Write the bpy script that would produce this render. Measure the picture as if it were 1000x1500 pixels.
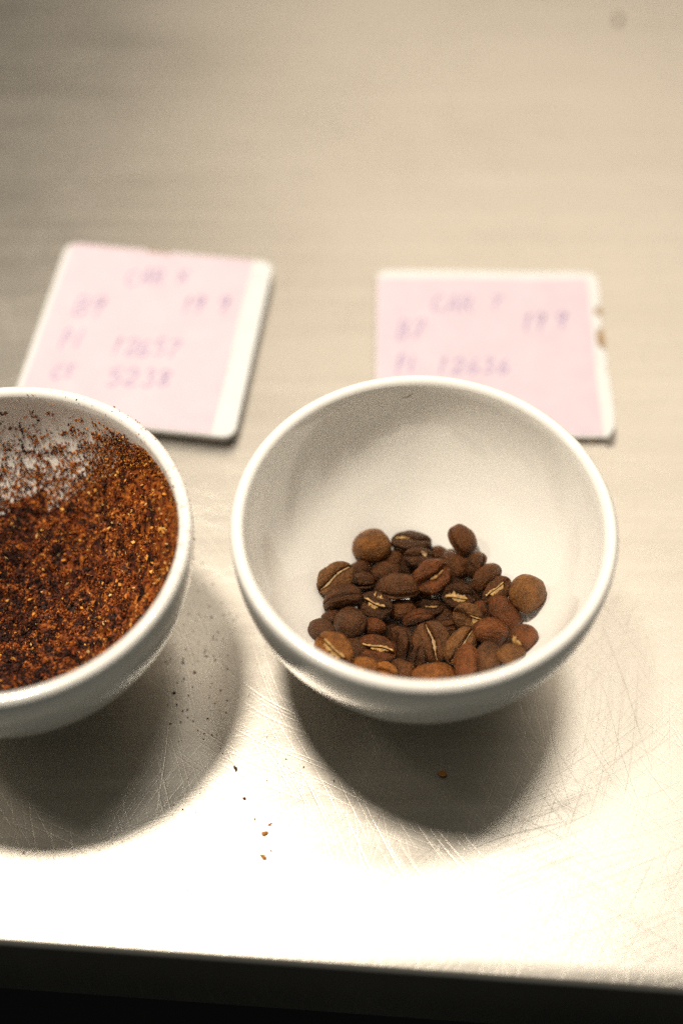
import bpy, bmesh, math, random
from mathutils import Vector, Quaternion, Matrix, noise
for o in list(bpy.data.objects): bpy.data.objects.remove(o)
scene = bpy.context.scene
col = scene.collection
MM = 0.001
R = math.radians

# ------------------------------------------------------------------ camera
cd = bpy.data.cameras.new('camera'); cam = bpy.data.objects.new('camera', cd); col.objects.link(cam)
cam.location = (-0.02015, -0.20048, 0.34175)
cam.rotation_euler = (R(90 - 54.56), 0, 0)
cd.sensor_fit = 'VERTICAL'; cd.sensor_height = 36.0; cd.sensor_width = 24.0; cd.lens = 50.0
cd.clip_start = 0.01; cd.clip_end = 50
cd.dof.use_dof = True; cd.dof.focus_distance = 0.372; cd.dof.aperture_fstop = 3.4; cd.dof.aperture_blades = 0
scene.camera = cam

# ------------------------------------------------------------------ world and lamps
w = bpy.data.worlds.new('World'); scene.world = w; w.use_nodes = True
bg = w.node_tree.nodes['Background']; bg.inputs[0].default_value = (0.96, 1.0, 0.90, 1); bg.inputs[1].default_value = 0.11
def lamp(name, loc, aim, size, power, color, shape='DISK', size_y=None, spread=180):
    l = bpy.data.lights.new(name, 'AREA'); l.shape = shape; l.size = size
    if size_y: l.size_y = size_y
    l.energy = power; l.color = color; l.spread = R(spread)
    o = bpy.data.objects.new(name, l); col.objects.link(o); o.location = loc
    o.rotation_euler = (Vector(aim) - Vector(loc)).to_track_quat('-Z', 'Y').to_euler()
    return o
lamp('pendant_lamp', (-0.25, 0.17, 0.95), (0, 0, 0), 0.12, 9.7, (1.0, 0.89, 0.75))
lamp('side_lamp', (-0.78, 0.14, 0.95), (-0.1, 0, 0), 0.12, 2.4, (1.0, 0.87, 0.70))
lamp('ceiling_tube', (0.30, 0.66, 2.0), (0, 0, 0), 0.34, 6.8, (1.0, 0.92, 0.80), 'RECTANGLE', 0.12)
lamp('back_fill_light', (0.55, 1.65, 1.75), (0, 0.1, 0), 2.0, 20.0, (1.0, 0.85, 0.68), 'RECTANGLE', 1.5)  # added, unseen: soft light put in to brighten the far and middle steel

vs = scene.view_settings
vs.view_transform = 'Standard'; vs.look = 'None'; vs.exposure = 0.0; vs.gamma = 1.0; vs.use_curve_mapping = False
scene.render.engine = 'CYCLES'
scene.cycles.use_denoising = False
scene.cycles.max_bounces = 6
scene.cycles.blur_glossy = 3.0
scene.cycles.sample_clamp_indirect = 4.0

# ------------------------------------------------------------------ helpers
def tag(o, label=None, cat=None, group=None, kind=None):
    if label: o['label'] = label
    if cat: o['category'] = cat
    if group: o['group'] = group
    if kind: o['kind'] = kind
    return o
def link(name, me, mat=None, parent=None, loc=None, smooth=True):
    o = bpy.data.objects.new(name, me); col.objects.link(o)
    if mat and not me.materials: me.materials.append(mat)
    if parent: o.parent = parent
    if loc: o.location = loc
    if smooth:
        for p in me.polygons: p.use_smooth = True
    return o
def mesh(name, vs_, fs_):
    me = bpy.data.meshes.new(name); me.from_pydata(vs_, [], fs_); me.update(); return me
def bm_mesh(name, bm):
    me = bpy.data.meshes.new(name); bm.normal_update(); bm.to_mesh(me); bm.free(); return me
class NT:
    """small helper for node materials"""
    def __init__(s, name):
        s.m = bpy.data.materials.new(name); s.m.use_nodes = True; s.t = s.m.node_tree
        s.p = s.t.nodes['Principled BSDF']
    def n(s, typ, **kw):
        n = s.t.nodes.new(typ)
        for k, v in kw.items():
            if k.startswith('i_'):
                key = k[2:]; key = int(key) if key.isdigit() else key.replace('_', ' ')
                n.inputs[key].default_value = v
            else: setattr(n, k, v)
        return n
    def l(s, a, b): s.t.links.new(a, b)
    def set(s, **kw):
        for k, v in kw.items(): s.p.inputs[k.replace('_', ' ')].default_value = v
    def math(s, op, a, b=None, clamp=False):
        n = s.n('ShaderNodeMath', operation=op, use_clamp=clamp)
        for i, v in enumerate((a, b)):
            if v is None: continue
            if isinstance(v, (int, float)): n.inputs[i].default_value = v
            else: s.l(v, n.inputs[i])
        return n.outputs[0]
    def ramp(s, fac, stops):
        n = s.n('ShaderNodeValToRGB'); e = n.color_ramp.elements
        while len(e) < len(stops): e.new(0.5)
        for el, (p, c) in zip(e, stops):
            el.position = p; el.color = c if len(c) == 4 else (*c, 1)
        s.l(fac, n.inputs[0]); return n.outputs[0]
    def noise(s, vec, scale, detail=2, rough=.5, dist=0.0):
        n = s.n('ShaderNodeTexNoise'); n.inputs['Scale'].default_value = scale
        n.inputs['Detail'].default_value = detail; n.inputs['Roughness'].default_value = rough
        n.inputs['Distortion'].default_value = dist
        if vec is not None: s.l(vec, n.inputs['Vector'])
        return n.outputs[0]
    def mapping(s, vec, loc=(0, 0, 0), rot=(0, 0, 0), scale=(1, 1, 1)):
        n = s.n('ShaderNodeMapping'); n.inputs[1].default_value = loc; n.inputs[2].default_value = rot; n.inputs[3].default_value = scale
        s.l(vec, n.inputs[0]); return n.outputs[0]
    def mix(s, fac, a, b):
        n = s.n('ShaderNodeMix', data_type='RGBA')
        for i, v in ((0, fac), (6, a), (7, b)):
            if isinstance(v, (int, float)): n.inputs[i].default_value = v
            elif isinstance(v, tuple): n.inputs[i].default_value = (*v, 1)
            else: s.l(v, n.inputs[i])
        return n.outputs[2]
    def coord(s): return s.n('ShaderNodeTexCoord').outputs['Object']
    def bump(s, height, strength, dist, normal=None):
        n = s.n('ShaderNodeBump'); n.inputs['Strength'].default_value = strength; n.inputs['Distance'].default_value = dist
        s.l(height, n.inputs['Height'])
        if normal: s.l(normal, n.inputs['Normal'])
        return n.outputs[0]

# ------------------------------------------------------------------ materials
def mat_steel():
    k = NT('brushed_steel'); c = k.coord()
    # slow bending of the coordinates so that scratches are not ruled lines
    nz = k.n('ShaderNodeTexNoise'); nz.inputs['Scale'].default_value = 9; nz.inputs['Detail'].default_value = 1
    k.l(c, nz.inputs['Vector'])
    sub = k.n('ShaderNodeVectorMath', operation='SUBTRACT'); k.l(nz.outputs['Color'], sub.inputs[0]); sub.inputs[1].default_value = (.5, .5, .5)
    sc = k.n('ShaderNodeVectorMath', operation='SCALE'); k.l(sub.outputs[0], sc.inputs[0]); sc.inputs['Scale'].default_value = .05
    ad = k.n('ShaderNodeVectorMath', operation='ADD'); k.l(c, ad.inputs[0]); k.l(sc.outputs[0], ad.inputs[1])
    v = ad.outputs[0]
    # fine brushing, mostly along the table
    def rotated(ang, src): return k.mapping(src, rot=(0, 0, R(ang)))
    br = k.noise(k.mapping(rotated(4, v), scale=(14, 2200, 1)), 1.0, 3, .65)
    br2 = k.noise(k.mapping(rotated(-14, v), scale=(20, 1600, 1)), 1.0, 2, .6)
    h = k.math('ADD', k.math('MULTIPLY', br, .55), k.math('MULTIPLY', br2, .3))
    lines = None
    for i, (ang, ln, ac, lo, wt) in enumerate([(62, 26, 2300, .60, 1.0), (-38, 34, 2500, .62, .9), (25, 24, 2100, .61, .9), (108, 30, 2600, .63, .8),
                                               (-70, 22, 1700, .66, 1.1), (150, 36, 2400, .62, .8), (81, 18, 1900, .66, 1.2)]):
        m = k.mapping(rotated(ang, v), loc=(3.1 * i, 7.7 * i, 1.3 * i), scale=(ln, ac, 1))
        f = k.noise(m, 1.0, 1, .4)
        t = k.math('MULTIPLY', k.math('SUBTRACT', f, lo, True), wt / (1 - lo) * 1.7, True)
        lines = t if lines is None else k.math('ADD', lines, t)
    patch = k.noise(c, 22, 3, .6)          # scratches come in crowds
    lines = k.math('MULTIPLY', lines, k.math('ADD', k.math('MULTIPLY', patch, 1.5), -.05, True))
    h = k.math('SUBTRACT', h, k.math('MULTIPLY', lines, 1.05))
    k.l(k.bump(h, .5, .00005), k.p.inputs['Normal'])
    sm = k.noise(k.mapping(rotated(10, c), scale=(6, 14, 1)), 1.0, 4, .6)
    st = k.noise(k.mapping(rotated(-5, c), scale=(6, 190, 1)), 1.0, 4, .7)
    rough = k.math('ADD', k.math('MULTIPLY', sm, .18), k.math('ADD', k.math('MULTIPLY', st, .10), .21))
    k.l(k.math('ADD', rough, k.math('MULTIPLY', lines, .05)), k.p.inputs['Roughness'])
    colr = k.mix(k.ramp(k.math('ADD', k.math('MULTIPLY', sm, .5), k.math('MULTIPLY', st, .5)), [(.28, (0, 0, 0)), (.70, (1, 1, 1))]), (.37, .347, .308), (.49, .46, .41))
    k.l(colr, k.p.inputs['Base Color'])
    k.set(Metallic=1.0)
    return k.m
def mat_porcelain(name, stain=False):
    k = NT(name); c = k.coord()
    n1 = k.noise(c, 40, 3)
    k.l(k.mix(n1, (.895, .868, .812), (.92, .895, .84)), k.p.inputs['Base Color'])
    k.l(k.math('ADD', k.math('MULTIPLY', k.noise(c, 90, 3), .10), .12), k.p.inputs['Roughness'])
    k.set(Coat_Weight=.6, Coat_Roughness=.04)
    k.l(k.bump(k.noise(c, 70, 2), .06, .0006), k.p.inputs['Normal'])
    return k.m
def mat_plain(name, c1, c2, scale=300, rough=.8, bump=.2, bd=.0003, detail=4):
    k = NT(name); c = k.coord()
    k.l(k.mix(k.ramp(k.noise(c, scale, detail, .6), [(.3, (0, 0, 0)), (.7, (1, 1, 1))]), c1, c2), k.p.inputs['Base Color'])
    k.set(Roughness=rough)
    if bump: k.l(k.bump(k.noise(c, scale * 2.2, 4, .6), bump, bd), k.p.inputs['Normal'])
    return k.m
BEAN = {  # the roast colour of each kind of bean: dark tone, light tone
 'tan': ((.16, .052, .011), (.38, .150, .034)), 'tan2': ((.11, .040, .011), (.31, .130, .038)), 'tan3': ((.15, .052, .013), (.35, .145, .038)),
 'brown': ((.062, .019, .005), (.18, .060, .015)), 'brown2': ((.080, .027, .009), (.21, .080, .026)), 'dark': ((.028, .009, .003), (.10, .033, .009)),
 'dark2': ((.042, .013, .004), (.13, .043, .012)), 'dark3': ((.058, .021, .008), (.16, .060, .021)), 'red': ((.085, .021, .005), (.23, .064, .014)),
 'red2': ((.11, .028, .006), (.28, .082, .018)), 'orange': ((.21, .066, .011), (.46, .165, .028)), 'orange2': ((.14, .042, .009), (.36, .118, .022))}
def mat_bean(key):
    k = NT('roasted_bean_' + key); c = k.coord(); d, l = BEAN[key]
    oi = k.n('ShaderNodeObjectInfo')
    off = k.n('ShaderNodeVectorMath', operation='ADD'); k.l(c, off.inputs[0])
    cmb = k.n('ShaderNodeCombineXYZ'); k.l(k.math('MULTIPLY', oi.outputs['Random'], 3.0), cmb.inputs[0]); k.l(cmb.outputs[0], off.inputs[1])
    v = off.outputs[0]
    big = k.noise(v, 260, 4, .65); fine = k.noise(v, 1500, 5, .8)
    f = k.math('ADD', k.math('MULTIPLY', big, .5), k.math('MULTIPLY', fine, .6))
    base = k.mix(k.ramp(f, [(.42, (0, 0, 0)), (.68, (1, 1, 1))]), tuple(x * .30 for x in d), (l[0] * .78, l[1] * .74, l[2] * .68))
    # faint dusting of silverskin on the wrinkles
    dust = k.ramp(k.noise(k.mapping(v, scale=(1, 2.4, 2.4)), 1500, 3, .7), [(.60, (0, 0, 0)), (.78, (1, 1, 1))])
    base = k.mix(k.math('MULTIPLY', dust, .35), base, tuple(min(1, x * 1.5 + .02) for x in l))
    k.l(base, k.p.inputs['Base Color'])
    k.l(k.math('ADD', k.math('MULTIPLY', fine, .40), .15), k.p.inputs['Roughness'])
    k.set(Specular_IOR_Level=.55, Specular_Tint=(1, .74, .52, 1))
    wr = k.noise(k.mapping(v, scale=(.7, 1.6, 1.6)), 900, 5, .68)
    b = k.bump(wr, 1.0, .001)
    k.l(k.bump(fine, .6, .00025, b), k.p.inputs['Normal'])
    return k.m
def mat_grain():
    k = NT('coffee_grain')
    a = k.n('ShaderNodeAttribute', attribute_name='tone')
    k.l(a.outputs['Color'], k.p.inputs['Base Color']); k.set(Roughness=.7, Specular_IOR_Level=.3)
    return k.m

M_steel = mat_steel()
M_bowl = mat_porcelain('white_glazed_porcelain')
M_pink = mat_plain('pink_paper', (.64, .525, .595), (.69, .575, .64), 120, .9, .08)
M_white = mat_plain('white_card_face', (.68, .69, .685), (.74, .75, .745), 150, .6, .08)
M_core = mat_plain('brown_cardboard', (.24, .15, .08), (.42, .28, .15), 400, .95, .3)
M_grey = mat_plain('grey_card_edge', (.13, .115, .10), (.26, .235, .21), 300, .85, .2)
M_ink = mat_plain('purple_ink', (.30, .24, .43), (.44, .36, .55), 500, .9, 0)
M_chaff = mat_plain('golden_silverskin', (.22, .11, .03), (.58, .36, .12), 900, .7, .5, .0003)
M_pale = mat_plain('pale_silverskin', (.30, .18, .08), (.54, .37, .18), 900, .7, .4, .0002)
M_grain = mat_grain()
M_floor = mat_plain('dark_floor', (.006, .008, .0075), (.012, .014, .013), 6, .8, 0)
M_dark = mat_plain('dark_cabinet', (.014, .017, .016), (.026, .03, .028), 40, .6, 0)

# ------------------------------------------------------------------ table and floor
EDGE_A = R(-4.1)                                     # the front edge runs slightly askew
def build_table():
    # local frame: x along the front edge, y away from it, top at z = 0
    prof = []                                        # cross-section, from the back to the hem
    prof += [(1.30, 0.0), (0.9, 0.0), (0.5, 0.0), (0.2, 0.0), (0.05, 0.0), (0.006, 0.0)]
    r = 0.0018
    for i in range(1, 9):
        a = math.pi / 2 * i / 8
        prof.append((r - r * math.sin(a) , -r + r * math.cos(a)))
    prof += [(0.0, -0.012), (0.0, -0.036)]
    for i in range(1, 5):
        a = math.pi * i / 4
        prof.append((0.0015 - 0.0015 * math.cos(a), -0.036 - 0.0015 * math.sin(a)))
    prof += [(0.003, -0.006), (0.01, -0.0035), (1.30, -0.0035)]
    xs = [-1.1, -0.4, -0.15, 0, 0.15, 0.4, 1.1]
    V, F = [], []
    n = len(prof)
    for x in xs:
        for (y, z) in prof: V.append((x, y, z))
    for i in range(len(xs) - 1):
        for j in range(n):
            a = i * n + j; b = i * n + (j + 1) % n
            F.append((a, b, b + n, a + n))
    F.append(tuple(range(n))); F.append(tuple(reversed(range((len(xs) - 1) * n, len(xs) * n))))
    me = mesh('worktop', V, F)
    bm = bmesh.new(); bm.from_mesh(me); bmesh.ops.recalc_face_normals(bm, faces=bm.faces); bm.to_mesh(me); bm.free()
    o = link('worktop', me, M_steel)
    o.location = (-0.021, -0.0918, 0); o.rotation_euler = (0, 0, EDGE_A)
    me.set_sharp_from_angle(angle=R(40))
    tag(o, 'scratched brushed stainless steel worktop with a folded front edge', 'worktop', kind='structure')
    return o
table = build_table()
def box(name, x0, x1, y0, y1, z0, z1, mat):
    bm = bmesh.new(); bmesh.ops.create_cube(bm, size=1)
    for v in bm.verts: v.co = Vector(((x0 + x1) / 2 + v.co.x * (x1 - x0), (y0 + y1) / 2 + v.co.y * (y1 - y0), (z0 + z1) / 2 + v.co.z * (z1 - z0)))
    bmesh.ops.bevel(bm, geom=bm.edges[:], offset=.002, segments=2, affect='EDGES')
    return link(name, bm_mesh(name, bm), mat, smooth=False)
floor = mesh('floor', [(-3, -3, -.9), (3, -3, -.9), (3, 3, -.9), (-3, 3, -.9)], [(0, 1, 2, 3)])
tag(link('floor', floor, M_floor), 'dark floor below the worktop', 'floor', kind='structure')

# ------------------------------------------------------------------ bowls
H = 56.0
def outer_r(z): return 47.5 * math.sqrt(max(0, 1 - ((53 - z) / 49.5) ** 2)) if z < 53 else 47.5
def inner_r(z): return 44.0 * math.sqrt(max(0, 1 - ((H - z) / 46.0) ** 2))
def lathe(prof, seg=128, wob=0.0, seed=0):
    V, F = [], []
    for i in range(seg):
        a = 2 * math.pi * i / seg
        for (r, z) in prof:
            e = 1 + wob * math.sin(2 * a + seed) + wob * .6 * math.sin(3 * a + 1.7 * seed)
            V.append((r * e * math.cos(a) * MM, r * e * math.sin(a) * MM, z * MM))
    n = len(prof)
    for i in range(seg):
        for j in range(n - 1):
            a = i * n + j; b = ((i + 1) % seg) * n + j
            F.append((a, b, b + 1, a + 1))
    return V, F
def make_bowl(loc, label, seed):
    body = []
    zs = [8.2 + (53 - 8.2) * (i / 26) ** 1.3 for i in range(27)]
    body += [(outer_r(z), z) for z in zs]
    # lip: slightly thickened, rounded over
    for i in range(1, 13):
        a = math.pi * i / 13
        body.append((45.75 + 1.75 * math.cos(a), 55.25 + 1.8 * math.sin(a)))
    for i in range(1, 40):
        z = 54 - (54 - 10.0) * (1 - (1 - i / 39) ** 1.6)
        body.append((max(inner_r(z), 0.01), z))
    V, F = lathe(body, 128, .0012, seed)
    root = bpy.data.objects.new('cupping_bowl', None); col.objects.link(root); root.location = loc
    tag(root, label, 'bowl')
    o = link('bowl_body', mesh('bowl_body', V, F), M_bowl, root)
    foot = [(0.01, 1.4), (14.5, 1.4), (16.4, 1.2), (16.9, .35), (17.6, 0), (18.9, 0), (19.6, .35), (19.9, 1.2), (20.0, 5.2), (20.5, 7.0), (21.6, 8.6), (17.0, 8.3)]
    V, F = lathe(foot, 96)
    link('foot_ring', mesh('foot_ring', V, F), M_bowl, root)
    return root
RB = (0, 0, 0); LB = (-104 * MM, -4 * MM, 0)
bowl_r = make_bowl(RB, 'white porcelain bowl holding whole roasted coffee beans', 1)
bowl_l = make_bowl(LB, 'white porcelain bowl full of ground coffee, cut off by the left edge', 2)

def glaze_mark(root):
    # a short dark scuff high on the inner wall
    V, F = [], []
    for i in range(9):
        t = i / 8; a = R(95.4 - 4.2 * t); z = 51.2 + 1.6 * t * t; w_ = .28 * math.sin(math.pi * (t * .9 + .05))
        for s_ in (-1, 1):
            r = inner_r(z + s_ * w_) - .06; V.append((r * math.cos(a) * MM, r * math.sin(a) * MM, (z + s_ * w_) * MM))
    for i in range(8): F.append((2 * i, 2 * i + 2, 2 * i + 3, 2 * i + 1))
    link('glaze_mark', mesh('glaze_mark', V, F), M_mark, root)
M_mark = mat_plain('grey_scuff', (.30, .27, .22), (.50, .46, .40), 900, .6, 0)
glaze_mark(bowl_r)

# ------------------------------------------------------------------ cards with handwritten notes
def rounded_rect(w, h, r, n=6, jit=0, seed=0):
    rnd = random.Random(seed); P = []
    for cx, cy, a0 in ((w / 2 - r, h / 2 - r, 0), (-w / 2 + r, h / 2 - r, 90), (-w / 2 + r, -h / 2 + r, 180), (w / 2 - r, -h / 2 + r, 270)):
        for i in range(n + 1):
            a = R(a0 + 90 * i / n); P.append([cx + r * math.cos(a), cy + r * math.sin(a)])
    if jit:
        Q = []
        for i, p in enumerate(P):
            q = P[(i + 1) % len(P)]; d = math.dist(p, q); m = max(1, int(d / 1.6))
            for j in range(m):
                t = j / m; Q.append([p[0] + (q[0] - p[0]) * t, p[1] + (q[1] - p[1]) * t])
        P = [[x + rnd.uniform(-jit, jit), y + rnd.uniform(-jit, jit)] for x, y in Q]
    return P
def slab(name, P, z0, z1, mat, parent, bevel=0.0):
    bm = bmesh.new()
    f = bm.faces.new([bm.verts.new((x * MM, y * MM, z0 * MM)) for x, y in P])
    if f.normal.z < 0: f.normal_flip()
    ex = bmesh.ops.extrude_face_region(bm, geom=[f])
    for v in ex['geom']:
        if isinstance(v, bmesh.types.BMVert): v.co.z = z1 * MM
    bmesh.ops.recalc_face_normals(bm, faces=bm.faces)
    if bevel:
        es = [e for e in bm.edges if abs(e.verts[0].co.z - z1 * MM) < 1e-7 and abs(e.verts[1].co.z - z1 * MM) < 1e-7]
        bmesh.ops.bevel(bm, geom=es, offset=bevel * MM, segments=3, affect='EDGES', profile=.5)
    return link(name, bm_mesh(name, bm), mat, parent, smooth=False)
GLYPH = {
 'C': [[(.95, .85), (.6, 1), (.2, .8), (.05, .45), (.25, .08), (.6, 0), (.95, .15)]],
 'A': [[(0, 0), (.5, 1), (.62, .95), (.9, 0)], [(.18, .38), (.8, .4)]],
 'R': [[(.1, 0), (.15, 1), (.65, .98), (.85, .75), (.6, .52), (.15, .48)], [(.4, .5), (.95, 0)]],
 'X': [[(.05, .95), (.95, .05)], [(.9, 1), (.1, 0)]],
 'B': [[(.1, 0), (.2, 1), (.7, .95), (.8, .75), (.55, .55), (.2, .5)], [(.55, .53), (.9, .35), (.75, .05), (.1, 0)]],
 '9': [[(.85, .8), (.55, 1), (.15, .85), (.15, .6), (.5, .5), (.85, .75)], [(.87, .85), (.7, .35), (.45, -.15)]],
 '7': [[(.05, .92), (.9, 1), (.55, .5), (.35, 0)]],
 '1': [[(.35, .75), (.62, 1), (.45, .4), (.4, 0)]],
 'P': [[(.15, -.05), (.25, 1), (.75, .98), (.9, .72), (.6, .5), (.2, .48)]],
 'I': [[(.55, 1), (.4, 0)]],
 '2': [[(.1, .75), (.4, 1), (.8, .85), (.7, .5), (.1, .05), (.95, .08)]],
 '6': [[(.75, 1), (.35, .7), (.15, .25), (.4, 0), (.8, .15), (.75, .42), (.3, .4)]],
 '5': [[(.85, 1), (.3, .95), (.2, .58), (.65, .6), (.85, .3), (.55, 0), (.1, .08)]],
 '3': [[(.15, .9), (.55, 1), (.8, .8), (.45, .55), (.85, .3), (.6, 0), (.1, .08)]],
 '8': [[(.8, .85), (.5, 1), (.2, .8), (.75, .3), (.5, 0), (.15, .2), (.55, .55), (.8, .85)]],
 'T': [[(.05, .95), (.98, 1)], [(.55, .97), (.42, 0)]],
 '-': [[(.1, .5), (.9, .55)]]}
def smooth_line(P, n=6):
    out = []
    for i in range(len(P) - 1):
        p0 = P[max(i - 1, 0)]; p1 = P[i]; p2 = P[i + 1]; p3 = P[min(i + 2, len(P) - 1)]
        for j in range(n):
            t = j / n
            out.append(tuple(.5 * (2 * b + (c - a) * t + (2 * a - 5 * b + 4 * c - d) * t * t + (-a + 3 * b - 3 * c + d) * t ** 3) for a, b, c, d in zip(p0, p1, p2, p3)))
    out.append(P[-1]); return out
def write(items, parent, z, seed, width=.30):
    """pen strokes as thin raised ribbons; start and end of each word's baseline are given on the table"""
    rnd = random.Random(seed); inv = parent.matrix_basis.inverted()
    for (txt, x0, y0, x1, y1, h) in items:
        V, F = [], []
        n = len(txt); a = Vector((x0, y0)); b = Vector((x1, y1)); adv = (b - a) / n
        up = Vector((.16, .98)) * h
        for ci, ch in enumerate(txt):
            o = a + adv * ci
            jx, jy = rnd.uniform(-.3, .3), rnd.uniform(-.4, .4)
            for st in GLYPH[ch]:
                pts = smooth_line([(p[0] + rnd.uniform(-.04, .04), p[1] + rnd.uniform(-.04, .04)) for p in st])
                W = [o + adv * .82 * p[0] + up * p[1] + Vector((jx, jy)) for p in pts]
                base = len(V)
                for i, p in enumerate(W):
                    d = (W[min(i + 1, len(W) - 1)] - W[max(i - 1, 0)])
                    d = d.normalized() if d.length > 1e-6 else Vector((1, 0))
                    nrm = Vector((-d.y, d.x)) * width * rnd.uniform(.85, 1.15)
                    for s in (1, -1):
                        q = inv @ Vector(((p.x + s * nrm.x) * MM, (p.y + s * nrm.y) * MM, 0))
                        V.append((q.x, q.y, z * MM))
                for i in range(len(W) - 1):
                    F.append((base + 2 * i, base + 2 * i + 1, base + 2 * i + 3, base + 2 * i + 2))
        link('handwriting', mesh('handwriting', V, F), M_ink, parent, smooth=False)
def card(name, label, cx, cy, rot):
    o = bpy.data.objects.new(name, None); col.objects.link(o)
    o.location = (cx * MM, cy * MM, 0); o.rotation_euler = (0, 0, R(rot)); tag(o, label, 'card')
    o.matrix_basis = Matrix.Translation(o.location) @ Matrix.Rotation(R(rot), 4, 'Z')
    return o
# left card: a thick board with rounded corners
cl = card('note_card', 'thick white card with pink sheet, handwritten CAR X, behind the ground coffee', -82.4, 108.8, -7.6)
slab('card_core', rounded_rect(69.6, 74.8, 3.6), 0.1, 3.3, M_grey, cl)  # dark grey core puts the shadow under the white face into the colour
slab('white_face', rounded_rect(70.4, 75.4, 4.0), 3.3, 4.8, M_white, cl, .5)
slab('pink_sheet', [(-33.2, 36.6), (-30, 37.15), (-8, 36.9), (-6.5, 36.2), (-3, 36.5), (-1.5, 35.9), (0.5, 36.8), (28.6, 37.1), (28.0, 10), (28.4, -12), (28.0, -37.0), (-31.5, -37.2), (-33.4, -34)], 4.82, 5.0, M_pink, cl)
for (x, y, w_, h_) in ((-5.2, 37.0, 2.6, .75), (-0.9, 36.9, 1.6, .7)):
    slab('torn_spot', [(x - w_, y), (x - w_ * .3, y - h_), (x + w_ * .5, y - h_ * .8), (x + w_, y), (x + w_ * .3, y + h_ * .5), (x - w_ * .5, y + h_ * .4)], 4.8, 5.03, M_core, cl)
slab('pen_mark', [(30.5, 28.6), (30.9, 28.5), (31.4, 32.3), (31.0, 32.5)], 4.8, 4.86, M_ink, cl)
write([
    ('CAR',-90.9,130.3,-78.5,131.5,6.3), ('X',-74.4,131.5,-70.4,132.1,5.6), ('B9',-106.6,117.5,-96.0,118.1,7.9), ('19',-72.2,118.1,-64.3,119.3,6.7),
    ('9',-60.4,119.3,-56.4,119.6,6.1), ('PI',-109.7,102.7,-101.6,103.9,7.6), ('12657',-93.5,100.4,-71.0,99.3,7.0), ('CT',-110.8,90.2,-102.9,91.3,5.1), ('5238',-93.2,88.0,-72.3,86.9,6.8)], cl, 5.05, 3)
# right card: a thinner one with a torn right edge
cr = card('note_card', 'thin pink card with torn white right edge, handwritten CAR 7, behind the beans', 27.2, 104.6, -1.4)
slab('card_core', rounded_rect(71.6, 69.6, 2.5, jit=.25, seed=4), 0.1, 1.5, M_core, cr)
face = [(-36.3, 33.0), (-34.0, 35.0), (-10, 35.4), (12, 35.2), (30, 35.6), (34.8, 35.3), (36.6, 33.2), (36.9, 26), (36.5, 20.2), (34.6, 19.2), (34.4, 16.8), (36.2, 16.2), (36.3, 10.6), (34.8, 9.9),
        (34.3, 6.4), (34.7, 2.4), (36.4, 1.6), (36.9, -3), (36.4, -7.5), (37.0, -10), (37.3, -20), (37.2, -26), (36.6, -31.5), (34.6, -34.5), (10, -35.1), (-20, -35), (-34.5, -34.8), (-36.4, -32)]
slab('white_face', face, 1.5, 2.0, M_white, cr, .15)
slab('pink_sheet', [(-36.0, 31.3), (-10, 31.9), (15, 31.8), (32.6, 32.4), (33.1, 31.8), (33.2, 10), (32.8, -10), (33.3, -33.6), (10, -34.2), (-35.9, -34.0)], 2.02, 2.2, M_pink, cr)
for (y, h_) in ((18.0, 1.7), (6.0, 4.0)):
    slab('torn_edge', [(33.6, y - h_), (36.4, y - h_ * .9), (37.1, y - h_ * .2), (36.5, y + h_ * .4), (36.9, y + h_), (33.6, y + h_)], 1.5, 1.9, M_core, cr)
slab('corner_slab', [(34.5, -30.5), (37.4, -29.5), (37.2, -34.4), (35.8, -36.4), (33.5, -35.2)], 0.15, .8, M_grey, cr)  # small dark grey slab at the bottom right corner
write([('CAR',9.2,121.2,23.0,121.2,7.3), ('7',28.4,123.0,32.4,123.0,5.5), ('B7',-2.6,109.2,6.6,110.4,7.7), ('19',37.9,112.2,45.9,114.0,7.2), ('9',49.0,114.0,53.1,115.1,6.6),
       ('PI',-3.0,94.8,3.1,95.3,7.4), ('12636',9.5,94.8,33.6,94.8,6.3)], cr, 2.25, 8)

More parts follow.
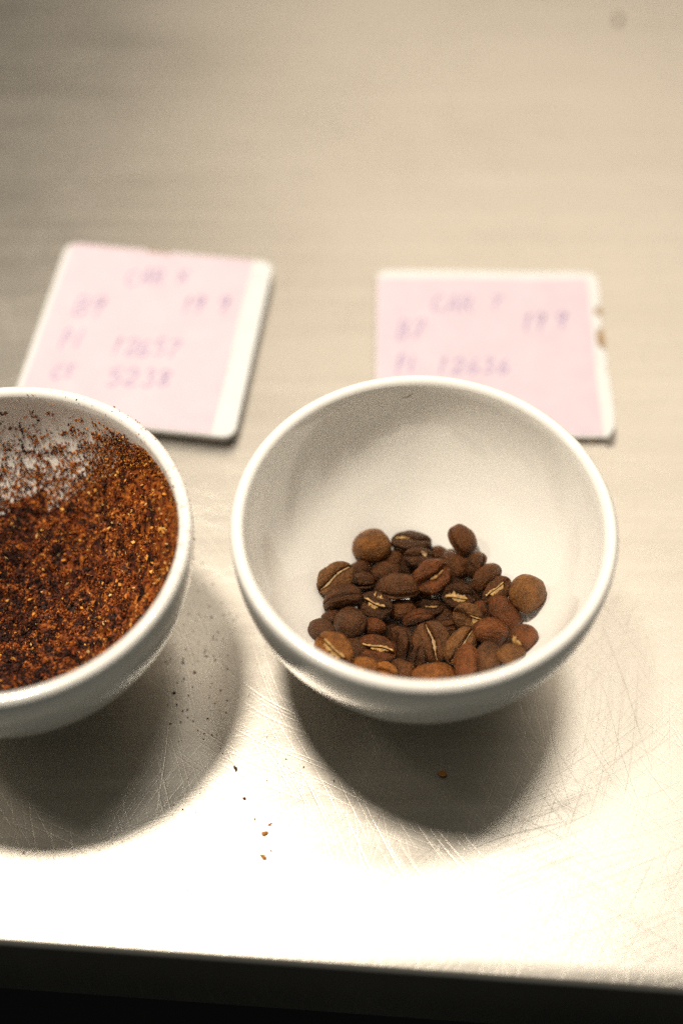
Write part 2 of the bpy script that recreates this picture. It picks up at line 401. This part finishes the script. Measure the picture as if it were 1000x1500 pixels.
# ------------------------------------------------------------------ coffee beans
def bean_mesh(L, W, T, seed, kind):
    """half-egg: convex back towards -z, flat face towards +z with a winding slit along x"""
    rnd = random.Random(seed); NT_, NP = 34, 44
    ph = rnd.uniform(0, 6.28); wav = rnd.uniform(.03, .07); asym = rnd.uniform(-.10, .10); off = Vector((rnd.uniform(0, 90), rnd.uniform(0, 90), 0))
    gd = {'slit': .30, 'edge': .34, 'patch': .20}.get(kind, .24) * T; gw = {'slit': .085, 'edge': .16}.get(kind, .06) * W
    sq = rnd.uniform(.86, .95)
    def pt(th, p):
        x = -math.cos(th); s = math.sin(th) ** sq
        y = s * math.cos(p); z = s * math.sin(p)
        wid = 1 + asym * x
        X = x * L / 2; Y = y * wid * W / 2
        if z >= 0:
            e = (1 - (1 - min(z, 1)) ** 2.6)
            Z = e * T * .24
            face = min(1, max(0, (z - .10) / .35))
            d = Y - wav * W * math.sin(x * 2.4 + ph) * (1 - x * x)
            Z -= face * gd * math.exp(-(d / gw) ** 2)
            Z += face * .07 * T * math.exp(-((abs(d) - gw * 3.4) / (gw * 2.2)) ** 2)
        else:
            Z = z * T * .76
        P = Vector((X, Y, Z))
        nz = noise.noise(P * .30 + off) * .42 + noise.noise(P * .8 + off) * .16 + (.5 - abs(noise.noise(P * 1.5 + off))) * .14 + noise.noise(P * 3.1 + off) * .05 - .06
        P += P.normalized() * nz * min(1, P.length / 1.5)
        return P * MM
    V = [pt(0.0001, 0)]; F = []
    # more points across the flat face, where the slit is
    phis = []
    n_flat = 28
    for i in range(n_flat):
        u = -1 + 2 * (i + .5) / n_flat; u = .45 * u + .55 * u ** 3
        phis.append(math.pi / 2 - u * math.pi / 2)
    for i in range(NP - n_flat): phis.append(math.pi + math.pi * (i + .5) / (NP - n_flat))
    for i in range(1, NT_):
        th = math.pi * i / NT_
        for p in phis: V.append(pt(th, p))
    V.append(pt(math.pi - .0001, 0))
    for j in range(NP): F.append((0, 1 + (j + 1) % NP, 1 + j))
    for i in range(NT_ - 2):
        for j in range(NP):
            a = 1 + i * NP + j; b = 1 + i * NP + (j + 1) % NP
            F.append((a, b, b + NP, a + NP))
    e = len(V) - 1; base = 1 + (NT_ - 2) * NP
    for j in range(NP): F.append((base + j, base + (j + 1) % NP, e))
    me = mesh('coffee_bean', [tuple(v) for v in V], F)
    bm = bmesh.new(); bm.from_mesh(me); bmesh.ops.recalc_face_normals(bm, faces=bm.faces); bm.to_mesh(me); bm.free()
    return me, (wav, ph)
def silverskin(L, W, T, seed, kind, wv):
    """the papery skin left in the slit (or stuck to the back): a crinkled ragged strip"""
    rnd = random.Random(seed * 7 + 1); wav, ph = wv
    x0, x1, wmax, side = {'line': (-.44, .45, .026, 0), 'line2': (-.36, .42, .075, .03), 'patch': (-.33, .30, .17, .03), 'patch2': (.05, .46, .20, .05),
                          'hint': (-.40, -.05, .04, 0), 'edge': (-.40, .25, .10, -.14), 'slit': (-.1, .3, .03, 0), 'speck': (.02, .22, .13, .06)}[kind]
    V, F = [], []; n = 26; m = 4
    off = Vector((rnd.uniform(0, 50), rnd.uniform(0, 50), 3))
    thin = kind in ('line', 'hint', 'slit')
    for sgn in ((1,) if thin else (1, -1)):
        a0, a1 = (x0, x1) if sgn == 1 else (x0 + (x1 - x0) * rnd.uniform(.05, .35), x0 + (x1 - x0) * rnd.uniform(.7, .95))
        base = len(V)
        for i in range(n + 1):
            t = i / n; x = (a0 + (a1 - a0) * t) * L
            env = math.sin(math.pi * min(1, max(0, t * .94 + .03))) ** .6
            cy = wav * W * math.sin(2 * x / L * 2.4 + ph) * (1 - (2 * x / L) ** 2) + side * W
            rag = 1.0 + 1.1 * noise.noise(Vector((x * 1.1, seed * 3.1, sgn * 5))) + .7 * noise.noise(Vector((x * 3.0, seed * 1.7, sgn)))
            hw = max(.04, wmax * W * env * rag * (1 if sgn == 1 else .7))
            for j in range(m):
                u = j / (m - 1)
                y = cy + (hw * (2 * u - 1) if thin else sgn * (.022 * W + 1.5 * hw * u))
                q = 1 - (2 * x / L) ** 2
                edge = 1 - min(1, (2 * y / (W * math.sqrt(max(q, .05)))) ** 2)
                zz = T * .24 * (1 - (1 - math.sqrt(max(q * edge, 0))) ** 2.6)
                z = zz + .10 + noise.noise(Vector((x, y, 0)) * 1.4 + off) * .16 + (.10 * (1 - u) if not thin else -.2)
                V.append((x * MM, y * MM, z * MM))
        for i in range(n):
            for j in range(m - 1):
                if not thin and j == m - 2 and rnd.random() < .22: continue
                k_ = base + i * m + j; F.append((k_, k_ + m, k_ + m + 1, k_ + 1))
    return mesh('silverskin', V, F)
def back_fleck(L, W, T, seed, kind):
    """a scrap of skin on the rounded back"""
    rnd = random.Random(seed * 5 + 2); V, F = [], []
    cx, cy, sx, sy = {'speck2': (.02, .05, .09, .16), 'speck3': (-.36, .0, .10, .22), 'end': (-.36, -.05, .13, .24)}[kind]
    n = 7
    for i in range(n):
        for j in range(n):
            x = (cx + sx * (2 * i / (n - 1) - 1)) * L + rnd.uniform(-.12, .12); y = (cy + sy * (2 * j / (n - 1) - 1)) * W + rnd.uniform(-.12, .12)
            q = max(.02, 1 - (2 * x / L) ** 2 - (2 * y / W) ** 2)
            V.append((x * MM, y * MM, (-.76 * T * math.sqrt(q) - .12 - rnd.uniform(0, .12)) * MM))
    for i in range(n - 1):
        for j in range(n - 1):
            u, v = (i - n / 2 + .5) / (n / 2), (j - n / 2 + .5) / (n / 2)
            if u * u + v * v > .9 or rnd.random() < .12: continue
            a = i * n + j; F.append((a, a + 1, a + n + 1, a + n))
    return mesh('silverskin', V, F)
bean_mats = {k_: mat_bean(k_) for k_ in BEAN}
BEANS = [   # place (mm), turn, size (mm), roast, skin, label
    ((-11.9,17.9,18.7),(-0.153,0.973,0.156,0.073),(9.9,8.9,5.2),'tan','none','large round tan bean at the back left edge of the pile'),
    ((-1.0,19.6,18.6),(-0.994,0.100,0.003,0.030),(10.4,6.7,4.2),'dark','hint','very dark bean at the back with level slit, right of the large tan bean'),
    ((12.3,17.5,21.7),(0.119,0.869,-0.321,-0.357),(8.6,6.5,5.0),'brown','none','brown bean standing on its end, farthest back on the right of the pile'),
    ((-21.8,5.2,22.0),(0.929,0.175,-0.134,0.296),(10.1,7.9,4.9),'tan2','line','tan bean with a pale slanting slit at the far left, against the wall'),
    ((-14.9,12.0,16.1),(-0.186,0.983,0.000,0.000),(6.1,4.7,2.9),'dark2','none','small dark bean tucked right of the far left tan bean with the slit'),
    ((-6.1,15.2,15.4),(0.177,-0.939,-0.289,-0.055),(6.6,5.1,3.2),'brown','none','brown bean half hidden below the large round tan bean at the back'),
    ((-8.0,10.4,16.7),(-0.012,-0.996,-0.084,0.001),(8.2,6.0,3.7),'brown','none','arched smooth brown bean left of centre, below the half hidden one'),
    ((1.2,13.9,19.3),(0.998,0.030,0.053,0.002),(8.0,5.8,3.6),'dark','speck','dark mottled bean with a pale fleck, under the dark bean at the back'),
    ((4.1,7.4,19.7),(0.919,0.243,-0.002,0.311),(10.1,8.6,5.2),'red','slit','reddish bean with an open dark slanting slit in the upper middle of the pile'),
    ((10.9,13.5,16.4),(-0.183,0.931,-0.313,0.040),(8.9,7.6,4.7),'brown','none','broad smooth brown bean in front of the one standing on its end'),
    ((6.8,17.8,15.3),(-0.183,0.968,-0.166,-0.031),(5.8,4.1,2.5),'brown','none','sliver of brown bean at the back between the mottled and the broad smooth one'),
    ((16.5,11.0,19.5),(0.185,0.814,0.321,0.448),(7.0,5.0,3.9),'brown','none','narrow brown bean on edge in the upper right of the pile'),
    ((18.8,6.1,21.3),(-0.115,-0.914,-0.246,-0.303),(8.2,6.0,3.7),'brown','none','plump brown bean tilted on its side at the upper right, beside the narrow one'),
    ((-14.5,6.9,16.9),(0.358,0.933,-0.025,0.010),(6.4,4.7,3.9),'dark2','none','small dark bean on edge left of centre, above the bean with ragged gold skin'),
    ((-5.2,3.5,19.6),(-0.253,-0.967,-0.007,0.002),(10.7,7.7,5.0),'brown','none','long brown bean lying level across the middle of the pile'),
    ((-19.8,-0.9,20.7),(0.645,0.751,-0.005,0.140),(9.9,7.1,5.0),'dark2','hint','dark bean on edge at the left, below the tan bean with the pale slit'),
    ((-11.3,-1.3,19.0),(-0.971,-0.146,0.020,0.188),(8.9,7.3,4.5),'dark','patch','dark bean with a ragged bright gold skin patch, left of centre'),
    ((-4.0,-0.9,15.9),(0.162,-0.984,0.066,0.011),(7.2,5.7,3.5),'brown','none','smooth brown bean right of the one with the ragged gold patch'),
    ((3.0,0.2,15.2),(0.995,-0.041,0.057,0.065),(8.2,5.3,3.3),'dark','slit','dark bean in the shadowy centre of the pile with its flat side up'),
    ((11.4,2.7,17.3),(-0.989,-0.134,0.043,0.047),(8.6,6.7,4.2),'dark','edge','dark bean with a wide hollow slit and gold lower edge, right of centre'),
    ((1.3,4.0,13.8),(-0.186,0.983,0.000,0.000),(5.8,3.6,2.3),'dark','none','dim bean deep in the gap under the long level one'),
    ((0.2,-4.4,16.8),(-0.669,-0.727,0.012,-0.153),(7.6,5.5,3.5),'red','none','reddish bean on edge in the shadow at the very centre of the pile'),
    ((21.0,0.6,23.2),(0.930,0.034,-0.211,0.298),(8.6,5.8,3.6),'brown','patch','brown bean with gold skin streak, just left of the big round light one'),
    ((28.3,-2.2,26.5),(-0.120,0.818,0.528,0.195),(10.1,9.5,5.2),'tan3','none','big round light brown bean at the far right, the highest on that side'),
    ((13.1,-4.8,18.9),(-0.964,-0.193,-0.106,0.151),(7.9,6.9,4.3),'tan2','patch2','mottled tan bean with a gold patch at its right end, right of centre'),
    ((17.4,-1.8,16.7),(0.169,-0.894,0.409,0.077),(6.0,4.8,3.0),'red','none','small reddish bean between the mottled tan bean and the long red one'),
    ((22.6,-5.8,22.3),(0.145,-0.862,0.485,0.027),(9.9,6.7,4.2),'red','none','long reddish bean below the big round one on the right'),
    ((-18.0,-7.3,19.4),(-0.198,0.791,0.574,0.082),(9.2,8.6,5.2),'dark3','none','big round dark bean with a dusty sheen at the left of the pile'),
    ((-22.7,-4.6,18.8),(0.180,-0.951,-0.248,-0.047),(5.1,3.6,2.3),'dark2','none','sliver of a bean behind the big round dark one on the left'),
    ((-25.1,-11.7,23.1),(-0.139,0.964,-0.188,-0.125),(7.3,5.8,3.6),'dark3','none','dusky smooth bean touching the bowl wall at the left end'),
    ((-11.5,-6.8,17.2),(-0.186,0.982,-0.042,-0.008),(6.3,4.5,2.8),'red','none','small reddish bean peeping out right of the big round dark one'),
    ((-22.1,-21.0,29.4),(-0.902,-0.257,-0.043,0.344),(9.9,7.9,4.9),'orange','patch','orange tan bean with a gold slit at the lower left, beside the bowl wall'),
    ((-11.2,-14.7,18.8),(-0.978,-0.161,-0.022,0.132),(9.8,7.6,4.7),'red','line2','reddish bean with a curved pale gold slit at the lower left of centre'),
    ((-4.5,-11.7,16.4),(-0.700,0.123,0.509,-0.486),(8.9,6.9,5.0),'dark2','none','dark bean standing on edge left of the large bean with the pale centre line'),
    ((3.3,-13.1,20.1),(0.772,0.241,0.146,-0.571),(10.2,9.1,5.2),'brown2','line','large brown bean facing up with a thin pale line down its middle, front centre'),
    ((10.7,-14.8,20.9),(-0.836,-0.301,0.020,-0.458),(10.1,6.7,4.2),'tan2','line','tan bean with a slanting slit, right beside the large bean with centre line'),
    ((7.9,-6.0,15.2),(0.982,0.099,-0.016,0.159),(5.8,3.9,2.4),'brown','hint','small piece of a brown bean showing above the two beans with pale lines'),
    ((18.6,-11.2,21.8),(0.208,-0.974,0.084,0.018),(8.8,7.2,4.4),'red2','none','plump reddish bean at the right, below the small reddish one'),
    ((26.4,-15.8,27.2),(-0.230,0.925,0.277,0.122),(6.9,6.1,3.8),'red2','end','small round reddish bean with a yellow tip at the far right front'),
    ((-15.6,-23.5,24.7),(-0.351,0.934,0.065,0.024),(8.8,5.4,3.3),'orange','speck2','orange bean with a pale fleck at the front left, cut off by the rim'),
    ((-8.8,-22.3,20.5),(-0.975,-0.146,-0.024,0.164),(6.1,4.8,3.0),'orange','speck3','small orange bean with pale skin at its left end, by the front rim'),
    ((-4.3,-20.7,18.2),(0.177,-0.939,0.289,0.055),(6.7,5.5,3.4),'brown','none','brown bean at the front rim, right of the small orange one'),
    ((3.4,-22.4,19.5),(0.163,-0.986,-0.033,-0.005),(10.9,5.7,3.5),'orange2','none','wide orange brown bean at the front centre, mostly below the rim'),
    ((12.2,-20.5,22.7),(0.010,0.739,0.383,0.554),(9.2,6.6,4.2),'red2','none','narrow reddish bean on edge at the front, leaning right'),
    ((17.2,-19.7,22.8),(0.161,-0.854,-0.486,-0.092),(8.3,7.2,4.4),'brown2','none','matt brown egg shaped bean at the front right'),
    ((22.8,-20.0,26.1),(-0.185,0.979,0.083,0.016),(7.0,5.1,3.2),'tan2','none','mottled bean at the right front, tucked under the rim'),
    ((-0.5,-18.3,18.8),(0.768,0.065,-0.388,0.506),(7.6,4.8,3.0),'dark','none','very dark bean in the front gap left of the large bean with the centre line'),
]
G_BEAN = 'whole coffee beans in the right bowl'
for i, (p, q, s, colr, skin, lab) in enumerate(BEANS):
    g = 1.0 if s[1] > .9 * s[0] else 1.07
    s = (s[0] * g, s[1] * g * 1.02, s[2] * 1.18)
    me, wv = bean_mesh(*s, 11 + i, skin)
    b = link('coffee_bean', me, bean_mats[colr])
    b.location = Vector(p) * MM; b.rotation_mode = 'QUATERNION'; b.rotation_quaternion = q
    tag(b, lab, 'coffee bean', G_BEAN)
    if skin in ('speck2', 'speck3', 'end'): link('silverskin', back_fleck(*s, i, skin), M_chaff, b)
    elif skin != 'none': link('silverskin', silverskin(*s, i, skin, wv), M_pale if skin in ('line', 'speck') else M_chaff, b)
# beans lying on the floor of the bowl, where a gap is left between the beans above
rnd = random.Random(21)
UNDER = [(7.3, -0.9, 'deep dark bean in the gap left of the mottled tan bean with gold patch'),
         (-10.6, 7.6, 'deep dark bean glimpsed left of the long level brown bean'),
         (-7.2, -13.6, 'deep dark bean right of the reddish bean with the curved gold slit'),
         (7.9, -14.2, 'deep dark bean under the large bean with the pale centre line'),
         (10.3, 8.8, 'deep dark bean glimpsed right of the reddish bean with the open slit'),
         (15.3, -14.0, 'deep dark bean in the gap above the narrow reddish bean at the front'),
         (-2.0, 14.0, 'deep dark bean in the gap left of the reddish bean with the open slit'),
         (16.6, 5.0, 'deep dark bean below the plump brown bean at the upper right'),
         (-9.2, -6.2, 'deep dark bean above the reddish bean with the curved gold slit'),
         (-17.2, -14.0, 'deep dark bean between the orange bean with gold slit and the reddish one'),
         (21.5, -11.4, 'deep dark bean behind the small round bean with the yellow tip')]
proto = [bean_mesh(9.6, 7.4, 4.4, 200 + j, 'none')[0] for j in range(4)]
for me in proto: me.materials.append(bean_mats['dark'])  # darkest roast also paints in the shade of the gaps
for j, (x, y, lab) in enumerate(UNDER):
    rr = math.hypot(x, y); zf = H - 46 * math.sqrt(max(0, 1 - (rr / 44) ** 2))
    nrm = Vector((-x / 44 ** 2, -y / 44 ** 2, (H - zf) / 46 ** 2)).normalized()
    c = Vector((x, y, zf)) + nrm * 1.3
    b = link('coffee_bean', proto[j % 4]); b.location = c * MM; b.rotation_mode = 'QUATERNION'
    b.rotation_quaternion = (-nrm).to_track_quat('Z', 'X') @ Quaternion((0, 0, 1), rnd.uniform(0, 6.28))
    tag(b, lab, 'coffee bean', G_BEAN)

# ------------------------------------------------------------------ ground coffee
TONES = [((.034, .007, .002), 6), ((.095, .018, .003), 6), ((.19, .038, .005), 6), ((.33, .080, .009), 4.5), ((.52, .165, .02), 2.5), ((.012, .004, .002), 7)]
GOLD = [((.66, .27, .04), 3), ((.74, .38, .08), 2), ((.80, .54, .21), .9)]
def pick(rnd, T):
    r = rnd.uniform(0, sum(w_ for _, w_ in T))
    for c, w_ in T:
        r -= w_
        if r <= 0: break
    k_ = rnd.uniform(.75, 1.25); return (c[0] * k_, c[1] * k_, c[2] * k_, 1)
def drift_lit_right(rnd, x, y, z=0.0):
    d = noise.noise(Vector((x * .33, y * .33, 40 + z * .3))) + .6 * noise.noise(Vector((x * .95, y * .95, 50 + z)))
    d += .42 * max(-.6, min(1, (x + .35 * y - 6) / 38)) - .10  # lighter towards the right: the lit side put into the grain tones
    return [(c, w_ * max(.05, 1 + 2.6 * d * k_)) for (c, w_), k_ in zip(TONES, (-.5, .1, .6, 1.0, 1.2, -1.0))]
def heap_z(x, y):
    r = math.hypot(x, y); a = math.degrees(math.atan2(y, x))
    z = 19.0 + 8.5 * (r / 40) ** 2 + .10 * x
    z += 11 * math.exp(-((a - 32) / 30) ** 2) * (r / 40) ** 3 + 5 * math.exp(-((a - 0) / 34) ** 2) * (r / 40) ** 3
    z += 6 * math.exp(-((a + 70) / 60) ** 2) * (r / 40) ** 2
    z += 2.2 * noise.noise(Vector((x * .07, y * .07, 5))) + 1.1 * noise.noise(Vector((x * .2, y * .2, 1)))
    z += 2.4 * math.exp(-(((x - 24) / 2.4) ** 2 + ((y + 9) / 2.0) ** 2)) + 2.2 * math.exp(-(((x - 21) / 3) ** 2 + ((y + 19) / 2.5) ** 2))
    z += 2.8 * noise.noise(Vector((x * .10, y * .10, 17))) + 1.7 * noise.noise(Vector((x * .30, y * .30, 23))) + 1.0 * noise.noise(Vector((x * .6, y * .6, 31)))
    return z
def grain_soup(name, items, mat, parent, kind='stuff'):
    """items: centre (mm), size (mm), tone, flat? -> one mesh of small crooked grains"""
    rnd = random.Random(len(items)); V, F, C = [], [], []
    O = [(1, 0, 0), (-1, 0, 0), (0, 1, 0), (0, -1, 0), (0, 0, 1), (0, 0, -1)]
    T8 = [(0, 2, 4), (2, 1, 4), (1, 3, 4), (3, 0, 4), (2, 0, 5), (1, 2, 5), (3, 1, 5), (0, 3, 5)]
    for (c, s, tone, flat) in items:
        q = Quaternion((rnd.gauss(0, 1), rnd.gauss(0, 1), rnd.gauss(0, 1), rnd.gauss(0, 1))).normalized()
        sx, sy, sz = (s * rnd.uniform(.8, 1.6), s * rnd.uniform(.5, 1.0), s * .18) if flat else (s * rnd.uniform(.7, 1.3), s * rnd.uniform(.6, 1.1), s * rnd.uniform(.5, .9))
        b = len(V)
        for o in O:
            k_ = rnd.uniform(.7, 1.25)
            p = q @ Vector((o[0] * sx * k_, o[1] * sy * k_, o[2] * sz * k_))
            V.append(((c[0] + p.x) * MM, (c[1] + p.y) * MM, (c[2] + p.z) * MM)); C.append(tone)
        for t in T8: F.append(tuple(b + k_ for k_ in t))
    me = mesh(name, V, F)
    at = me.color_attributes.new('tone', 'FLOAT_COLOR', 'POINT')
    at.data.foreach_set('color', [x for c in C for x in c])
    o = link(name, me, mat, parent, smooth=False); o['kind'] = kind
    return o
def inner_point(r_frac, ang, lift):
    pass
rnd = random.Random(77)
# the body of the heap: a solid with its own lumpy top
N = 110; V, F, C = [], [], []; idx = {}
rings = 60; segs = 160
def wall_limit(ang):
    lo, hi = 5.0, 43.9
    for _ in range(30):
        mid = (lo + hi) / 2; z = heap_z(mid * math.cos(ang), mid * math.sin(ang))
        if mid < inner_r(min(z, H - .5)): lo = mid
        else: hi = mid
    return lo
LIM = [wall_limit(2 * math.pi * j / segs) for j in range(segs)]
for i in range(rings + 1):
    for j in range(segs):
        a = 2 * math.pi * j / segs; r = LIM[j] * (i / rings) ** .8
        x, y = r * math.cos(a), r * math.sin(a)
        z = heap_z(x, y) + .55 * noise.noise(Vector((x * .9, y * .9, 2))) + .45 * noise.noise(Vector((x * 2.1, y * 2.1, 9)))
        V.append((x * MM, y * MM, z * MM)); C.append(pick(rnd, drift_lit_right(rnd, x, y)))
for i in range(rings):
    for j in range(segs):
        a = i * segs + j; b = i * segs + (j + 1) % segs
        F.append((a, b, b + segs, a + segs))
# underside following the bowl
under0 = len(V)
for i in range(1, 8):
    t = i / 7
    for j in range(segs):
        a = 2 * math.pi * j / segs; zt = V[rings * segs + j][2] / MM
        z = zt + (10.6 - zt) * t; r = inner_r(z) - .25
        V.append((r * math.cos(a) * MM, r * math.sin(a) * MM, z * MM)); C.append(TONES[0][0] + (1,))
ro = rings * segs
for i in range(7):
    for j in range(segs):
        a = (ro if i == 0 else under0 + (i - 1) * segs); b = under0 + i * segs
        F.append((a + j, a + (j + 1) % segs, b + (j + 1) % segs, b + j))
me = mesh('ground_coffee', V, F)
at = me.color_attributes.new('tone', 'FLOAT_COLOR', 'POINT'); at.data.foreach_set('color', [x for c in C for x in c])
heap = link('ground_coffee', me, M_grain); heap.location = LB
tag(heap, 'coarse reddish brown ground coffee filling the left bowl', 'ground coffee', kind='stuff')
items = []; gold = []
for _ in range(30000):
    a = rnd.uniform(0, 2 * math.pi); j = int(a / (2 * math.pi) * segs) % segs
    r = LIM[j] * math.sqrt(rnd.random()) * 1.0
    x, y = r * math.cos(a), r * math.sin(a)
    z = heap_z(x, y) + rnd.uniform(-.2, .75) + 1.5 * max(0, noise.noise(Vector((x * .42, y * .42, 4)))) + .5 * noise.noise(Vector((x * 1.1, y * 1.1, 6)))
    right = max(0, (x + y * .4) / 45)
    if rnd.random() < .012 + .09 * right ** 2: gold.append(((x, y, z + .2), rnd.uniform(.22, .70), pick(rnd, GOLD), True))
    else: items.append(((x, y, z), rnd.uniform(.13, .44) * (1.9 if rnd.random() < .08 else 1), pick(rnd, drift_lit_right(rnd, x, y)), rnd.random() < .25))
for _ in range(150):                                       # little clumps stuck together
    a = rnd.uniform(0, 2 * math.pi); r = LIM[int(a / (2 * math.pi) * segs) % segs] * math.sqrt(rnd.random()) * .95
    cx_, cy_ = r * math.cos(a), r * math.sin(a); cz_ = heap_z(cx_, cy_) + .5; cr_ = rnd.uniform(.5, 1.3); tn = drift_lit_right(rnd, cx_, cy_)
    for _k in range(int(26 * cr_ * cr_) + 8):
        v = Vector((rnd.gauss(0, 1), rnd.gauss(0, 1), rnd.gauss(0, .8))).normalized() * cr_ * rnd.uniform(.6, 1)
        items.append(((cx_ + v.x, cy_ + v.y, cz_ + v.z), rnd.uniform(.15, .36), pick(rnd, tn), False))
grain_soup('coffee_grains', items, M_grain, heap)
grain_soup('chaff_flakes', gold, M_grain, heap)
# grains clinging to the wall of the bowl above the heap, in drifts, and a few on the lip
wall = []
def wall_pt(a, z, lift=.15):
    r = inner_r(z) - lift; return (r * math.cos(a), r * math.sin(a), z)
tries = 0
while len(wall) < 11000 and tries < 90000:
    tries += 1
    a = rnd.uniform(R(10), R(200)); z = rnd.uniform(24, 54)
    j = int(a / (2 * math.pi) * segs) % segs
    zt = heap_z(LIM[j] * math.cos(a), LIM[j] * math.sin(a))
    if z < zt - 1: continue
    up = (z - zt) / 22
    clump = noise.noise(Vector((a * 7, z * .30, 3))) * .6 + noise.noise(Vector((a * 16, z * .55, 8))) * .9
    dens = .86 - up * .80 + clump * .75 + .9 * math.exp(-((a - R(42)) / .36) ** 2) * (1 - max(0, (z - 47) / 4))
    if z > 52: dens -= .25
    if rnd.random() < dens ** 1.5 if dens > 0 else False:
        warm = rnd.random() < .10 + .35 * max(0, math.cos(a - R(40)))  # orange share rises to the right, painting in the lit wall
        wall.append((wall_pt(a, z, rnd.uniform(0, .35)), rnd.uniform(.16, .46), pick(rnd, GOLD[:1] + TONES[3:5]) if warm else pick(rnd, TONES), rnd.random() < .3))
for _ in range(900):
    a = rnd.uniform(R(5), R(190)); z = 34 + 20.5 * rnd.random() ** .8
    wall.append((wall_pt(a, z, .05), rnd.uniform(.07, .27), pick(rnd, GOLD[:1] + TONES[2:5]), True))
for _ in range(2600):  # grains on the right wall, tones lighter to imitate its lit side
    a = R(rnd.gauss(36, 17)); j = int((a % (2 * math.pi)) / (2 * math.pi) * segs) % segs
    zt = heap_z(LIM[j] * math.cos(a), LIM[j] * math.sin(a)); z = zt - .5 + abs(rnd.gauss(0, 5.5)) * (.75 + noise.noise(Vector((a * 14, 2, 0))))
    if z > 53.5: continue
    wall.append((wall_pt(a, z, rnd.uniform(0, .5)), rnd.uniform(.14, .45), pick(rnd, TONES[2:5] + GOLD[:2] + TONES[:1]), rnd.random() < .4))
for _ in range(240):                                       # specks on the lip and on the outer wall
    a = R(rnd.gauss(18, 34)); t = rnd.uniform(0, math.pi)
    wall.append((((45.75 + 1.8 * math.cos(t)) * math.cos(a), (45.75 + 1.8 * math.cos(t)) * math.sin(a), 55.25 + 1.85 * math.sin(t)), rnd.uniform(.09, .32), pick(rnd, GOLD[:1] + TONES[1:5]), True))
for _ in range(170):
    a = R(rnd.gauss(-2, 18)); z = rnd.uniform(48, 54); r = outer_r(z) + .05
    wall.append(((r * math.cos(a), r * math.sin(a), z), rnd.uniform(.08, .26), pick(rnd, GOLD[:1] + TONES[1:5]), True))
grain_soup('clinging_grains', wall, M_grain, heap)

# ------------------------------------------------------------------ crumbs and flakes on the worktop
def flake(name, x, y, size, mat, label, cat, group=None, thick=.25, seed=0):
    rnd = random.Random(seed); n = 9
    bm = bmesh.new(); top = []; bot = []
    for i in range(n):
        a = 2 * math.pi * i / n; r = size * rnd.uniform(.55, 1.15); el = 1.0 if size < .4 else .65
        px, py = r * math.cos(a), r * math.sin(a) * el
        z = rnd.uniform(.02, .35) * size
        top.append(bm.verts.new((px * MM, py * MM, (z + thick) * MM))); bot.append(bm.verts.new((px * .93 * MM, py * .93 * MM, z * MM)))
    ct = bm.verts.new((0, 0, (thick + .45 * size) * MM)); cb = bm.verts.new((0, 0, .0))
    for i in range(n):
        j = (i + 1) % n
        bm.faces.new((top[i], top[j], ct)); bm.faces.new((bot[j], bot[i], cb)); bm.faces.new((top[j], top[i], bot[i], bot[j]))
    bmesh.ops.recalc_face_normals(bm, faces=bm.faces)
    o = link(name, bm_mesh(name, bm), mat, smooth=False); o.location = (x * MM, y * MM, .0001); o.rotation_euler = (0, 0, rnd.uniform(0, 6.28))
    return tag(o, label, cat, group)
M_orange = mat_plain('orange_chaff', (.45, .17, .03), (.62, .28, .06), 700, .7, .3)
M_crumb = mat_plain('dark_coffee_crumb', (.05, .02, .009), (.14, .06, .02), 900, .8, .3)
flake('chaff_flake', 6.2, -41.3, 1.5, M_orange, 'orange flake of coffee skin lying in the shadow of the bowl of beans', 'flake', seed=1)
flake('chaff_flake', -39.7, -63.9, .95, M_orange, 'small orange flake nearest the front edge, on bright steel between the bowls', 'flake', seed=2)
flake('chaff_flake', -39.7, -57.7, 1.05, M_orange, 'curled orange flake on bright steel, just above the lone small orange flake', 'flake', seed=3)
flake('coffee_crumb', 88.0, 278.8, 1.9, M_crumb, 'blurred brown crumb alone in the top right corner of the worktop', 'crumb', seed=4, thick=1.0)
flake('coffee_crumb', -47.8, -39.6, .8, M_crumb, 'brown crumb on the steel midway between the two bowl shadows', 'crumb', seed=5)
specks = []
rnd = random.Random(5)
for (x, y) in [(-38.4,-55.1),(-44.4,-58.8),(-39.5,-43.1),(-74.0,-68.0),(-58.1,-72.4),(-34.8,-36.9),(-30.1,-39.2),(-22.1,-43.1),(-33.2,-73.1),(-47.9,-75.9),(-63.6,-7.8),(-60.2,-11.0),(-62.9,-13.1),(-65.4,-17.3),(-61.4,-22.5),(-58.3,-28.5),(-63.2,-49.9),(-78.0,-60.3),(-100.1,-62.8),(-57.8,-4.6),(-56.5,6.4),(-65.7,-26.5),(-42.3,-53.7),(-45.2,-48.0),(-37.9,-62.1),(-48.4,-50.9)]:
    specks.append(((x, y, .25), rnd.uniform(.32, .55), pick(rnd, TONES), True))
for _ in range(110):
    specks.append(((rnd.gauss(-58, 6), rnd.gauss(-10, 15), .15), rnd.uniform(.12, .38), pick(rnd, TONES), False))
for _ in range(40):
    specks.append(((rnd.gauss(-42, 10), rnd.gauss(-52, 14), .1), rnd.uniform(.07, .2), pick(rnd, TONES + GOLD[:1]), False))
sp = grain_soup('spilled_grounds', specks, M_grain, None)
tag(sp, 'scattered specks of ground coffee spilled on the steel around the left bowl', 'coffee grounds')
